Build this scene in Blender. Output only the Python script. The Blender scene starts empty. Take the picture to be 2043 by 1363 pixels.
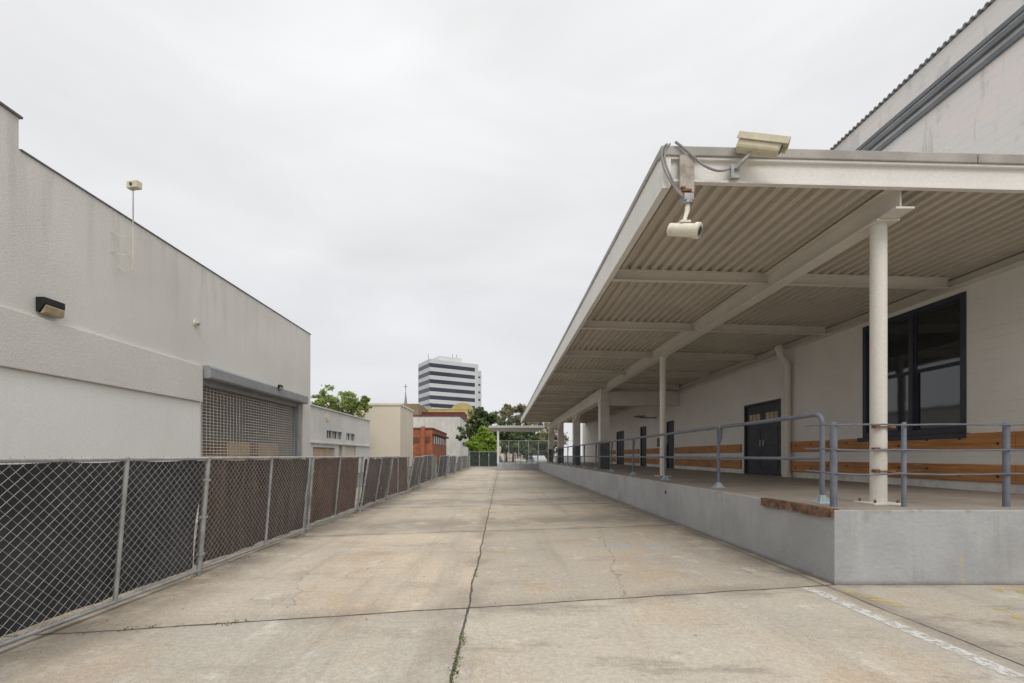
import bpy, math, random
from mathutils import Vector, Matrix, noise
random.seed(7)
S = bpy.context.scene
COL = S.collection
R = math.radians

# ---------------------------------------------------------------- mesh builder
class M:
    def __init__(s): s.v=[]; s.f=[]
    def quad(s,a,b,c,d):
        i=len(s.v); s.v+= [tuple(a),tuple(b),tuple(c),tuple(d)]; s.f.append((i,i+1,i+2,i+3)); return s
    def box(s,x0,x1,y0,y1,z0,z1,sl=0,xr=0):
        i=len(s.v)
        for z in (z0,z1):
            for x,y in ((x0,y0),(x1,y0),(x1,y1),(x0,y1)):
                s.v.append((x,y,z-sl*(x-xr)))
        for f in ((3,2,1,0),(4,5,6,7),(0,1,5,4),(1,2,6,5),(2,3,7,6),(3,0,4,7)):
            s.f.append(tuple(i+k for k in f))
        return s
    def obox(s,c,size,rot):
        i=len(s.v); hx,hy,hz=[k/2 for k in size]; c=Vector(c)
        for z in (-hz,hz):
            for x,y in ((-hx,-hy),(hx,-hy),(hx,hy),(-hx,hy)):
                s.v.append(tuple(c+rot@Vector((x,y,z))))
        for f in ((3,2,1,0),(4,5,6,7),(0,1,5,4),(1,2,6,5),(2,3,7,6),(3,0,4,7)):
            s.f.append(tuple(i+k for k in f))
        return s
    def tube(s,pts,r,n=10,cap=True):
        pts=[Vector(p) for p in pts]; rr=r if isinstance(r,(list,tuple)) else [r]*len(pts)
        up=None; base=len(s.v)
        for k,p in enumerate(pts):
            if k==0: t=pts[1]-p
            elif k==len(pts)-1: t=p-pts[k-1]
            else: t=(pts[k+1]-p).normalized()+(p-pts[k-1]).normalized()
            t.normalize()
            if up is None:
                a=Vector((0,0,1)) if abs(t.z)<.9 else Vector((1,0,0))
                up=(a-t*a.dot(t)).normalized()
            else:
                up=(up-t*up.dot(t)).normalized()
            w=t.cross(up)
            for j in range(n):
                an=2*math.pi*j/n
                s.v.append(tuple(p+(up*math.cos(an)+w*math.sin(an))*rr[k]))
        for k in range(len(pts)-1):
            for j in range(n):
                a=base+k*n+j; b=base+k*n+(j+1)%n
                s.f.append((a,b,b+n,a+n))
        if cap:
            s.f.append(tuple(base+j for j in reversed(range(n))))
            s.f.append(tuple(base+(len(pts)-1)*n+j for j in range(n)))
        return s
    def prism(s,prof,axis,a,b):
        i=len(s.v); n=len(prof)
        for t in (a,b):
            for p,q in prof:
                s.v.append((t,p,q) if axis=='x' else (p,t,q))
        for j in range(n):
            k=(j+1)%n; s.f.append((i+j,i+k,i+n+k,i+n+j))
        s.f.append(tuple(i+j for j in reversed(range(n)))); s.f.append(tuple(i+n+j for j in range(n)))
        return s
    def facade(s,o,u,L,H,ops,d,nrm):
        o=Vector(o);u=Vector(u);n=Vector(nrm)
        us=sorted({0,L}|{k for q in ops for k in q[:2]}); zs=sorted({0,H}|{k for q in ops for k in q[2:4]})
        P=lambda a,z,dd=0: o+u*a+Vector((0,0,z))-n*dd
        for a,b in zip(us,us[1:]):
            for z,w in zip(zs,zs[1:]):
                cu=(a+b)/2;cz=(z+w)/2
                if any(q[0]<cu<q[1] and q[2]<cz<q[3] for q in ops): continue
                s.quad(P(a,z),P(b,z),P(b,w),P(a,w))
        for a,b,z,w in ops:
            s.quad(P(a,z),P(a,w),P(a,w,d),P(a,z,d)); s.quad(P(b,z),P(b,z,d),P(b,w,d),P(b,w))
            s.quad(P(a,w),P(b,w),P(b,w,d),P(a,w,d)); s.quad(P(a,z),P(a,z,d),P(b,z,d),P(b,z))
        return s
    def pieces(s):
        par=list(range(len(s.v)))
        def fd(a):
            while par[a]!=a: par[a]=par[par[a]]; a=par[a]
            return a
        for f in s.f:
            for k in f[1:]: par[fd(k)]=fd(f[0])
        out={}
        for i in range(len(s.v)): out.setdefault(fd(i),[]).append(i)
        res=[]
        for ids in out.values():
            mp={a:b for b,a in enumerate(ids)}; m=M(); m.v=[s.v[a] for a in ids]
            m.f=[tuple(mp[k] for k in f) for f in s.f if f[0] in mp]; res.append(m)
        return res

def mk(name,m,mat,loc=(0,0,0),smooth=False,bevel=0,local=False):
    if isinstance(m,M):
        me=bpy.data.meshes.new(name)
        v=m.v if local else [(a-loc[0],b-loc[1],c-loc[2]) for a,b,c in m.v]
        me.from_pydata(v,[],m.f); me.update()
        me.materials.append(mat)
        if smooth:
            for p in me.polygons: p.use_smooth=True
            me.set_sharp_from_angle(angle=R(40))
    else: me=m
    o=bpy.data.objects.new(name,me); COL.objects.link(o)
    if bevel:
        b=o.modifiers.new("bevel",'BEVEL'); b.width=bevel; b.segments=2; b.limit_method='ANGLE'
    return o
def thing(name,label,cat,loc=(0,0,0),group=None):
    o=bpy.data.objects.new(name,None); COL.objects.link(o); o.location=loc; o.empty_display_size=.2
    o["label"]=label;o["category"]=cat
    if group:o["group"]=group
    return o
def part(parent,name,m,mat,smooth=False,bevel=0,local=False,label=None):
    r=parent
    while r.parent: r=r.parent
    o=mk(name,m,mat,tuple(r.location),smooth,bevel,local)
    o.parent=parent
    if label:o["label"]=label
    return o
def parts(parent,name,m,mat,**k):
    for q in m.pieces(): part(parent,name,q,mat,**k)
def struct(name,m,mat):
    o=mk(name,m,mat); o["kind"]="structure"; return o

# ---------------------------------------------------------------- materials
class N:
    def __init__(s,name):
        s.m=bpy.data.materials.new(name); s.m.use_nodes=True; s.t=s.m.node_tree; s.b=s.t.nodes["Principled BSDF"]
        s.pos=s.t.nodes.new("ShaderNodeNewGeometry").outputs["Position"]
    def new(s,t): return s.t.nodes.new(t)
    def put(s,sock,v):
        if hasattr(v,"node"): s.t.links.new(v,sock)
        else: sock.default_value=v
    def math(s,op,a,b=0,c=0,clamp=False):
        n=s.new("ShaderNodeMath"); n.operation=op; n.use_clamp=clamp
        s.put(n.inputs[0],a); s.put(n.inputs[1],b); s.put(n.inputs[2],c); return n.outputs[0]
    def scaled(s,vec,sc):
        n=s.new("ShaderNodeMapping"); s.put(n.inputs["Vector"],vec); n.inputs["Scale"].default_value=sc; return n.outputs[0]
    def noise(s,scale,detail=4,rough=.55,vec=None,stretch=None):
        v=vec or s.pos
        if stretch: v=s.scaled(v,stretch)
        n=s.new("ShaderNodeTexNoise"); s.put(n.inputs["Vector"],v)
        n.inputs["Scale"].default_value=scale;n.inputs["Detail"].default_value=detail;n.inputs["Roughness"].default_value=rough
        return n.outputs["Fac"]
    def ss(s,v,a,b,lo=0,hi=1):
        n=s.new("ShaderNodeMapRange"); n.interpolation_type='SMOOTHSTEP'; n.clamp=True
        s.put(n.inputs[0],v)
        if a<b: n.inputs[1].default_value=a;n.inputs[2].default_value=b;n.inputs[3].default_value=lo;n.inputs[4].default_value=hi
        else: n.inputs[1].default_value=b;n.inputs[2].default_value=a;n.inputs[3].default_value=hi;n.inputs[4].default_value=lo
        return n.outputs[0]
    def mix(s,f,a,b,mode='MIX'):
        n=s.new("ShaderNodeMix"); n.data_type='RGBA'; n.blend_type=mode
        s.put(n.inputs[0],f)
        for k,v in ((6,a),(7,b)):
            s.put(n.inputs[k], v if hasattr(v,"node") else (*v[:3],1))
        return n.outputs[2]
    def gray(s,v):
        n=s.new("ShaderNodeCombineColor")
        for i in range(3): s.put(n.inputs[i],v)
        return n.outputs[0]
    def sep(s):
        n=s.new("ShaderNodeSeparateXYZ"); s.put(n.inputs[0],s.pos); return n.outputs
    def bump(s,h,st,dist=.01):
        n=s.new("ShaderNodeBump"); n.inputs["Strength"].default_value=st;n.inputs["Distance"].default_value=dist
        s.put(n.inputs["Height"],h); s.put(s.b.inputs["Normal"],n.outputs[0])

def mat(name,c,rough=.8,var=.12,scale=2.5,bump=.25,fine=60,metal=0,streak=0,stain=None,stain_amt=0,stain_scale=1.5,spec=.3):
    n=N(name)
    dark=[k*(1-var) for k in c]; lite=[min(.95,k*(1+var*.7)) for k in c]
    col=n.mix(n.ss(n.noise(scale,5),.3,.7),dark,lite)
    f=n.noise(fine,3)
    col=n.mix(1,col,n.gray(n.ss(f,.2,.8,.93,1.05)),'MULTIPLY')
    if streak:
        st=n.noise(1,5,.6,stretch=(5,5,.35))
        col=n.mix(n.math('MULTIPLY',n.ss(st,.5,.75),streak),col,[k*.55 for k in c])
    if stain_amt:
        st=n.noise(stain_scale,6,.65)
        col=n.mix(n.math('MULTIPLY',n.ss(st,.56,.68),stain_amt),col,stain)
    n.put(n.b.inputs["Base Color"],col)
    n.b.inputs["Roughness"].default_value=rough; n.b.inputs["Metallic"].default_value=metal
    n.b.inputs["Specular IOR Level"].default_value=spec
    if bump: n.bump(f,bump)
    return n.m

def stucco(name,a,c,tops=.38,bmp=.55):
    n=N(name); x,y,z=n.sep()
    col=n.mix(n.ss(n.noise(.5,5,.55),.3,.7),a,c)
    st=n.ss(n.noise(1,5,.6,stretch=(3,3,.25)),.46,.72)
    top=n.ss(z,3.6,5.6)
    col=n.mix(n.math('MULTIPLY',n.math('MULTIPLY',st,top),tops),col,(.42,.42,.40))
    col=n.mix(n.math('MULTIPLY',n.ss(n.noise(3.5,6,.65),.6,.75),.2),col,(.52,.51,.48))
    f=n.noise(38,4,.6); col=n.mix(1,col,n.gray(n.ss(f,.2,.8,.93,1.05)),'MULTIPLY')
    n.put(n.b.inputs["Base Color"],col); n.b.inputs["Roughness"].default_value=.92; n.bump(f,bmp); return n.m
m_stucco=stucco("stucco_pale_grey",(.655,.64,.595),(.73,.715,.67),.45)
m_band=stucco("stucco_rough_band",(.66,.645,.60),(.72,.705,.66),.1,.9)
m_lower=mat("paint_white_wall",(.86,.86,.82),.85,.03,.8,.25,50,streak=.05,stain=(.72,.71,.68),stain_amt=.2,stain_scale=.6)
m_flash=mat("dark_flashing",(.15,.15,.15),.6,.2)
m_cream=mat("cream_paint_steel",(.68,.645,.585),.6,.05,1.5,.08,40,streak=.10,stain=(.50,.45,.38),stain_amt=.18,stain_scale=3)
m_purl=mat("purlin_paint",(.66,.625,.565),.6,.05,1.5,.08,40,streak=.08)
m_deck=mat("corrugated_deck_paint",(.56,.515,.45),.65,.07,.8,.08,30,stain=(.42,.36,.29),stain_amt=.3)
m_fascia=mat("fascia_paint",(.74,.72,.68),.55,.04,1.2,.08,40,streak=.12,stain=(.50,.46,.40),stain_amt=.3,stain_scale=2)
m_fascia_top=mat("fascia_flashing",(.38,.36,.33),.6,.2,2,.1,40)
m_conc=mat("painted_column_concrete",(.68,.655,.61),.85,.08,2,.3)
m_farcan=mat("far_canopy_paint",(.46,.45,.42),.7,.1,1,.1)
m_navy=mat("dark_navy_paint",(.042,.047,.062),.45,.2,3,.1)
m_wains=mat("grey_column_base_paint",(.14,.145,.16),.7,.15)
m_rail=mat("slate_blue_paint",(.15,.165,.20),.5,.15,6,.1,stain=(.2,.19,.19),stain_amt=.4,stain_scale=9)
m_shoe=mat("pale_blue_steel",(.42,.49,.53),.6,.15,8)
m_galv=mat("galvanised_steel",(.40,.41,.41),.5,.2,6,.15,60,metal=.4,stain=(.24,.18,.14),stain_amt=.45,stain_scale=4)
m_wire=mat("galvanised_wire",(.46,.46,.45),.5,.25,12,0,60,metal=.3)
m_rust=mat("rusted_steel",(.20,.095,.045),.9,.35,14,.5)
m_beige=mat("beige_housing_plastic",(.62,.575,.42),.5,.08,8,.05,40,stain=(.36,.31,.2),stain_amt=.4,stain_scale=7)
m_beige2=mat("pale_housing_paint",(.72,.68,.56),.45,.06,8,.05,40,stain=(.45,.4,.28),stain_amt=.3,stain_scale=9)
m_cable=mat("grey_conduit",(.30,.29,.28),.7,.2,8)
m_black=mat("matte_black",(.02,.02,.022),.5,.2)
m_bolt=mat("dark_bolt",(.05,.035,.03),.7,.2)
m_boardgrey=mat("weathered_timber",(.42,.38,.34),.9,.3,9,.5,40,streak=.5)
m_alu=mat("roller_grille_steel",(.62,.60,.56),.5,.12,5,.05)
m_hous=mat("grille_housing_grey",(.30,.31,.32),.6,.12,3,.1,streak=.2)
m_card=mat("cardboard",(.62,.44,.27),.9,.15,2)
m_asph=mat("asphalt",(.11,.11,.11),.95,.2,1.2,.5,80)
m_lens=mat("smoked_lens",(.02,.025,.03),.1,.05,spec=.8)
m_amber=mat("amber_lamp_glass",(.40,.32,.2),.25,.2,8,spec=.6)
m_roofg=mat("grey_roofing",(.3,.3,.3),.9,.15)

def wood():
    n=N("varnished_timber")
    g=n.noise(3,6,.65,stretch=(6,.35,9))
    col=n.mix(n.ss(g,.3,.7),(.33,.13,.038),(.54,.255,.08))
    k=n.noise(1.1,3,.5)
    col=n.mix(n.math('MULTIPLY',n.ss(k,.5,.7),.55),col,(.25,.115,.045))
    col=n.mix(n.math('MULTIPLY',n.ss(n.noise(2.5,5,.6,stretch=(4,.6,6)),.6,.7),.4),col,(.55,.38,.22))
    n.put(n.b.inputs["Base Color"],col); n.b.inputs["Roughness"].default_value=.6; n.bump(g,.3); return n.m
m_wood=wood()

def dockwall():
    n=N("grey_painted_dock_concrete")
    a=n.noise(1.2,6,.6); x,y,z=n.sep()
    col=n.mix(n.ss(a,.35,.65),(.33,.335,.34),(.40,.405,.41))
    st=n.noise(1,6,.65,stretch=(4,4,.5))
    col=n.mix(n.math('MULTIPLY',n.ss(st,.56,.72),.4),col,(.50,.495,.48))
    col=n.mix(n.math('MULTIPLY',n.ss(n.noise(2.3,6,.7),.58,.68),.4),col,(.23,.225,.22))
    st2=n.ss(n.noise(1,5,.6,stretch=(7,7,.4)),.58,.7)
    col=n.mix(n.math('MULTIPLY',st2,.3),col,(.25,.24,.225))
    yl=n.ss(n.noise(1,4,.6,stretch=(3,3,.7)),.68,.72)
    col=n.mix(n.math('MULTIPLY',yl,.5),col,(.48,.38,.18))
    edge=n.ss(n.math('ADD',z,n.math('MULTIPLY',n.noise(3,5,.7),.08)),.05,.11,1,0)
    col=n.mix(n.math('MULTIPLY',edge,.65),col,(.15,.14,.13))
    col=n.mix(n.math('MULTIPLY',n.ss(z,.78,.84),n.ss(n.noise(4,6,.7),.48,.58)),col,(.30,.28,.25))
    n.put(n.b.inputs["Base Color"],col); n.b.inputs["Roughness"].default_value=.75
    n.bump(n.noise(14,6,.7),.6,.02); return n.m
m_dock=dockwall()
m_dockfloor=mat("worn_dock_floor",(.31,.27,.23),.6,.15,1.2,.2,30,stain=(.17,.15,.13),stain_amt=.55)

def whwall():
    n=N("board_formed_painted_concrete")
    x,y,z=n.sep()
    col=n.mix(n.ss(n.noise(.8,5,.6),.3,.7),(.69,.665,.625),(.76,.74,.70))
    up=n.ss(z,5.0,5.4)
    p=n.ss(n.noise(.7,5,.7,stretch=(1,1,1.6)),.36,.56)
    upc=n.mix(p,(.86,.78,.72),(.80,.775,.74))
    p2=n.ss(n.noise(.8,7,.72,stretch=(1,1,.6)),.52,.60)
    upc=n.mix(n.math('MULTIPLY',p2,.7),upc,(.60,.595,.585))
    p3=n.ss(n.noise(1,6,.7,stretch=(2.5,2.5,.3)),.54,.68)
    upc=n.mix(n.math('MULTIPLY',p3,.6),upc,(.47,.46,.45))
    col=n.mix(up,col,upc)
    pz=n.math('PINGPONG',z,.09)
    ln=n.ss(pz,.008,.0)
    ln=n.math('MULTIPLY',ln,n.ss(n.noise(2,3),.35,.6))
    col=n.mix(n.math('MULTIPLY',ln,.25),col,(.36,.34,.32))
    low=n.math('MULTIPLY',n.ss(z,1.2,.85),n.ss(n.noise(3,5,.7),.4,.6))
    col=n.mix(n.math('MULTIPLY',low,.4),col,(.35,.32,.29))
    n.put(n.b.inputs["Base Color"],col); n.b.inputs["Roughness"].default_value=.75
    h=n.math('SUBTRACT',n.noise(25,4),n.math('MULTIPLY',ln,.8)); n.bump(h,.4,.01); return n.m
m_wh=whwall()
m_whband=mat("grey_cornice_paint",(.19,.20,.21),.7,.15,2)
m_whband2=mat("pale_cornice_paint",(.60,.59,.575),.7,.15,2)
m_eave=mat("eave_grey",(.40,.40,.40),.7,.15,2)

def glass(name,c,r=.04):
    n=N(name); n.put(n.b.inputs["Base Color"],(*c,1)); n.b.inputs["Roughness"].default_value=r
    n.b.inputs["Specular IOR Level"].default_value=.9
    n.bump(n.noise(1.5,2),.05,.02); return n.m
m_glass=glass("window_glass_dark",(.015,.018,.022))

def pavement():
    n=N("concrete_slab_pavement"); x,y,z=n.sep()
    w1=n.math('MULTIPLY',n.math('SUBTRACT',n.noise(1.3,4),.5),.08)
    w2=n.math('MULTIPLY',n.math('SUBTRACT',n.noise(1.7,4,vec=n.scaled(n.pos,(1,1.01,3))),.5),.08)
    xj=n.math('ADD',n.math('ADD',x,.32),w1)
    tj=n.math('ADD',n.math('SUBTRACT',n.math('SUBTRACT',y,n.math('MULTIPLY',x,.19)),4.38),w2)
    def dist(v,P): 
        return n.math('ABSOLUTE',n.math('SUBTRACT',n.math('FLOORED_MODULO',n.math('ADD',v,P/2),P),P/2))
    dx=dist(xj,3.92); dt=dist(tj,4.4)
    lw=n.noise(6,3)
    edge=n.math('MULTIPLY',n.math('SUBTRACT',lw,.5),.02)
    jx=n.ss(n.math('ADD',dx,edge),.014,.005); 
    jt=n.ss(n.math('ADD',dt,edge),.020,.008)
    joint=n.math('MAXIMUM',jx,jt)
    fx=n.math('FLOOR',n.math('DIVIDE',xj,3.92)); ft=n.math('FLOOR',n.math('DIVIDE',tj,4.4))
    def rnd(o1,o2):
        wn=n.new("ShaderNodeTexWhiteNoise"); wn.noise_dimensions='2D'
        cv=n.new("ShaderNodeCombineXYZ"); n.put(cv.inputs[0],n.math('ADD',fx,o1)); n.put(cv.inputs[1],n.math('ADD',ft,o2)); n.put(wn.inputs["Vector"],cv.outputs[0])
        return wn.outputs["Value"]
    sid=rnd(.5,.5); sid2=rnd(7.3,3.1)
    col=n.mix(n.ss(n.noise(.55,6,.6),.35,.65),(.555,.465,.35),(.475,.42,.345))
    col=n.mix(n.math('MULTIPLY',sid,.85),col,(.37,.335,.285))
    near=n.ss(tj,.1,-.1)
    col=n.mix(n.math('MULTIPLY',near,.6),col,(.45,.42,.36))
    s1=n.ss(n.noise(.8,7,.68,vec=n.scaled(n.pos,(1,.7,1))),.48,.64)
    col=n.mix(n.math('MULTIPLY',s1,.55),col,(.45,.335,.22))
    s2=n.ss(n.noise(1.3,8,.72,vec=n.scaled(n.pos,(.5,1.4,1))),.51,.66)
    col=n.mix(n.math('MULTIPLY',s2,n.math('ADD',n.math('MULTIPLY',sid2,.5),.32)),col,(.245,.215,.18))
    s3=n.ss(n.noise(2.2,7,.72),.55,.69)
    col=n.mix(n.math('MULTIPLY',s3,.55),col,(.66,.61,.53))
    s4=n.ss(n.noise(.35,6,.65,vec=n.scaled(n.pos,(1,.6,1))),.5,.62)
    col=n.mix(n.math('MULTIPLY',s4,.35),col,(.35,.32,.28))
    tr=n.ss(n.noise(.9,5,.6,stretch=(1.6,.12,1)),.50,.68)
    col=n.mix(n.math('MULTIPLY',tr,.5),col,(.30,.265,.225))
    rs=n.ss(n.noise(1.1,6,.7,vec=n.scaled(n.pos,(1,1.9,2))),.65,.72)
    col=n.mix(n.math('MULTIPLY',rs,.55),col,(.42,.25,.11))
    halo=n.math('MULTIPLY',n.ss(n.math('MINIMUM',dx,dt),.34,0),n.ss(n.noise(1.5,5),.35,.65))
    col=n.mix(n.math('MULTIPLY',halo,.55),col,(.205,.175,.145))
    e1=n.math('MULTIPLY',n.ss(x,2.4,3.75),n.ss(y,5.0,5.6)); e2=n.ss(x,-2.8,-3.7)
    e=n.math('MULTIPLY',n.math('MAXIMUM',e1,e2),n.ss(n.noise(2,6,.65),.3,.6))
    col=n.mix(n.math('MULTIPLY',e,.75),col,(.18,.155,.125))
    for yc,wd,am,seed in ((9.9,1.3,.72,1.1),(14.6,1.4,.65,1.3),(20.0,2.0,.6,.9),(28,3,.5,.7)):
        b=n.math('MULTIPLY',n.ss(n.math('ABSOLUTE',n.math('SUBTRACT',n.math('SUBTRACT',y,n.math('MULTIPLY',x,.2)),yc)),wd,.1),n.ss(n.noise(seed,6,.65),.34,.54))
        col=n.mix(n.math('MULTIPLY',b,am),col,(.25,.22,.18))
    sp=n.noise(120,2,.6); col=n.mix(1,col,n.gray(n.ss(sp,.25,.75,.80,1.14)),'MULTIPLY')
    sp2=n.noise(22,5,.7); col=n.mix(1,col,n.gray(n.ss(sp2,.25,.75,.86,1.1)),'MULTIPLY')
    vo=n.new("ShaderNodeTexVoronoi"); n.put(vo.inputs["Vector"],n.pos); vo.inputs["Scale"].default_value=1.7
    g=n.ss(vo.outputs["Distance"],.035,.02); col=n.mix(n.math('MULTIPLY',g,.6),col,(.13,.12,.105))
    vo=n.new("ShaderNodeTexVoronoi"); n.put(vo.inputs["Vector"],n.pos); vo.inputs["Scale"].default_value=6.3
    g=n.ss(vo.outputs["Distance"],.06,.03); col=n.mix(n.math('MULTIPLY',g,.3),col,(.2,.18,.15))
    sc=n.noise(3,2,.5,stretch=(9,.25,1)); scm=n.math('MULTIPLY',n.ss(n.math('ABSOLUTE',n.math('SUBTRACT',sc,.5)),.006,0),n.ss(n.noise(.6,3),.5,.65))
    col=n.mix(n.math('MULTIPLY',scm,.5),col,(.72,.70,.66))
    wig=n.math('MULTIPLY',n.math('SUBTRACT',n.noise(2.2,6,.65),.5),.55)
    wig2=n.math('MULTIPLY',n.math('SUBTRACT',n.noise(3.1,6,.7),.5),.5)
    crack=None
    for xc,sl,yc,y0,y1,amp,w_ in ((1.27,.153,4.7,4.5,9.3,1,wig),(-2.25,-.25,5.0,4.2,6.0,1.2,wig),(-1.2,.06,9,8.7,12.8,1.3,wig),(2.3,-.05,13,13.2,17.5,1.2,wig),(-1.9,.1,15,13.5,17.8,1.5,wig),(1.0,.05,19,17.5,22,1.5,wig),(-1.5,.35,6.5,4.2,8.2,1.4,wig2),(2.9,-.2,6.5,5.2,9.2,1.2,wig2),(.6,.3,11,9.0,13.2,1.5,wig2)):
        d=n.math('SUBTRACT',n.math('SUBTRACT',x,xc),n.math('MULTIPLY',n.math('SUBTRACT',y,yc),sl))
        d=n.math('ABSOLUTE',n.math('ADD',d,n.math('MULTIPLY',w_,amp)))
        c=n.math('MULTIPLY',n.ss(d,.007 if w_ is wig else .004,.0015),n.math('MULTIPLY',n.ss(y,y0,y0+.2),n.ss(y,y1,y1-.2)))
        crack=c if crack is None else n.math('MAXIMUM',crack,c)
    col=n.mix(n.math('MULTIPLY',crack,.72),col,(.13,.11,.09))
    pb=n.math('MULTIPLY',n.ss(n.math('ABSOLUTE',n.math('SUBTRACT',x,2.05)),.75,.5),n.ss(n.math('ABSOLUTE',n.math('SUBTRACT',y,7.35)),.2,.1))
    pb=n.math('MULTIPLY',pb,n.ss(n.noise(4,6,.7),.40,.58))
    col=n.mix(n.math('MULTIPLY',pb,.75),col,(.33,.35,.375))
    col=n.mix(n.math('MULTIPLY',joint,.9),col,(.06,.05,.042))
    n.put(n.b.inputs["Base Color"],col); n.b.inputs["Roughness"].default_value=.85
    n.b.inputs["Specular IOR Level"].default_value=.25
    h=n.math('SUBTRACT',n.math('MULTIPLY',sp,.35),n.math('MULTIPLY',n.math('MAXIMUM',joint,crack),1.0))
    n.bump(h,.5,.008); return n.m
m_pave=pavement()

def paint(name,c,th=.5):
    n=N(name); n.put(n.b.inputs["Base Color"],n.mix(n.noise(9,4),[k*.8 for k in c],c)); n.b.inputs["Roughness"].default_value=.8
    n.put(n.b.inputs["Alpha"],n.math('MULTIPLY',n.ss(n.noise(8,10,.85),th-.03,th+.06),.8)); return n.m
m_white=paint("worn_white_paint",(.76,.76,.73),.475); m_yellow=paint("worn_yellow_paint",(.68,.52,.18),.51)

def cloth(name,c,var=.3,a=1.0):
    n=N(name)
    col=n.mix(n.ss(n.noise(2.2,6,.65),.35,.7),[k*(1-var) for k in c],[k*(1+var) for k in c])
    col=n.mix(n.math('MULTIPLY',n.ss(n.noise(1,5,.6,stretch=(3,3,.4)),.55,.72),.5),col,[min(.5,k*1.7+.02) for k in c])
    n.put(n.b.inputs["Base Color"],col); n.b.inputs["Roughness"].default_value=.9; n.bump(n.noise(160,2),.4,.003)
    return n.m
def slats(name,c):
    n=N(name); x,y,z=n.sep()
    s=n.math('PINGPONG',y,.03)
    col=n.mix(n.ss(n.noise(1.8,6,.7,stretch=(3,3,.5)),.35,.7),[k*.65 for k in c],[k*1.5 for k in c])
    col=n.mix(n.math('MULTIPLY',n.ss(n.noise(1.3,6,.7),.56,.68),.5),col,(.2,.17,.145))
    col=n.mix(n.ss(s,.006,.0),col,(.02,.016,.013))
    n.put(n.b.inputs["Base Color"],col); n.b.inputs["Roughness"].default_value=.8; n.bump(s,.6,.01); return n.m
m_scr=[cloth("charcoal_screen_fabric",(.045,.045,.05)),slats("dark_brown_screen",(.085,.055,.04)),slats("rust_brown_screen",(.13,.065,.04)),cloth("grey_screen_fabric",(.085,.085,.085)),slats("umber_screen",(.085,.068,.055))]

# ---------------------------------------------------------------- ground
g=M(); g.quad((-900,-200,0),(900,-200,0),(900,1500,0),(-900,1500,0)); struct("ground",g,m_asph)
g=M(); g.quad((-6.5,-12,.004),(12,-12,.004),(12,58,.004),(-6.5,58,.004)); struct("pavement",g,m_pave)
g=M(); g.quad((3.33,1.2,.008),(3.45,1.2,.008),(3.42,4.95,.008),(3.28,4.98,.008)); struct("painted_line_white",g,m_white)
g=M(); g.quad((3.75,4.35,.008),(3.95,4.3,.008),(3.75,4.9,.008),(3.6,4.9,.008)); g.quad((4.45,3.8,.008),(4.52,3.8,.008),(4.75,4.3,.008),(4.66,4.32,.008)); g.quad((5.3,4.8,.008),(6.2,4.55,.008),(6.2,4.75,.008),(5.3,4.98,.008)); struct("painted_mark_yellow",g,m_yellow)

w=M()
def tuft(x,y,s,n):
    for _ in range(n):
        a=random.uniform(0,6.28); l=s*random.uniform(.4,1); px=x+random.gauss(0,.012); py=y+random.gauss(0,.04)
        dx,dy=math.cos(a)*l*.6,math.sin(a)*l*.6; wx,wy=-math.sin(a)*.004,math.cos(a)*.004
        w.quad((px-wx,py-wy,0.002),(px+wx,py+wy,0.002),(px+dx+wx,py+dy+wy,l*.5),(px+dx-wx,py+dy-wy,l*.5))
for _ in range(26): tuft(-.31+random.gauss(0,.01),random.choice([random.uniform(2.6,3.6),random.uniform(3.2,3.7),random.uniform(4,8)]),.03,12)
for _ in range(12): 
    x=random.uniform(-3.4,-2.2); tuft(x,4.38+.19*x,.03,9)
for _ in range(50): tuft(random.uniform(-3.75,-3.55),random.uniform(4,30),.04,10)
o=mk("weeds",w,mat("weed_green",(.10,.13,.035),.9,.3,30,0)); o["kind"]="stuff"
w=M()
for _ in range(420):
    if random.random()<.6: x=-3.45+abs(random.gauss(0,.22)); y=random.uniform(3,26)
    elif random.random()<.6: x=3.69-abs(random.gauss(0,.12)); y=random.uniform(5.1,26)
    else: x=random.uniform(-3.3,3.6); y=random.uniform(2.7,16)
    a=random.uniform(0,6.28); s_=random.uniform(.005,.014); c1,s1_=math.cos(a)*s_,math.sin(a)*s_
    w.quad((x-c1,y-s1_,.009),(x+s1_*.5,y-c1*.5,.010),(x+c1,y+s1_,.014),(x-s1_*.5,y+c1*.5,.010))
o=mk("leaf_litter",w,mat("dry_leaf_litter",(.16,.12,.07),.9,.4,30,0)); o["kind"]="stuff"

# ---------------------------------------------------------------- loading dock
XD=3.72; ZD=.845; XW=8.2
dk=thing("loading_dock","long raised grey painted concrete loading dock beside the drive","loading dock",(XD,5.08,0))
b=M(); b.box(XD,XW,5.08,45,0,ZD-.004); part(dk,"platform",b,m_dock,bevel=.012)
b=M(); b.box(XD+.02,XW,5.10,44.98,ZD-.004,ZD); part(dk,"floor",b,m_dockfloor)
b=M()
for k in range(7):
    t0=5.09+k*.195; t1=t0+.195
    b.box(XD-.03-random.uniform(0,.01),XD+.06,t0+.001,t1,ZD-.085-random.uniform(0,.02),ZD+.008)
part(dk,"edge_timber",b,mat("rotten_red_timber",(.17,.10,.065),.95,.5,12,.7,40,stain=(.30,.25,.2),stain_amt=.6,stain_scale=8))
b=M(); b.tube([(XD-.004,10.3,.62),(XD+.05,10.3,.62)],.045,12); part(dk,"drain_hole",b,m_black,smooth=True)

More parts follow.
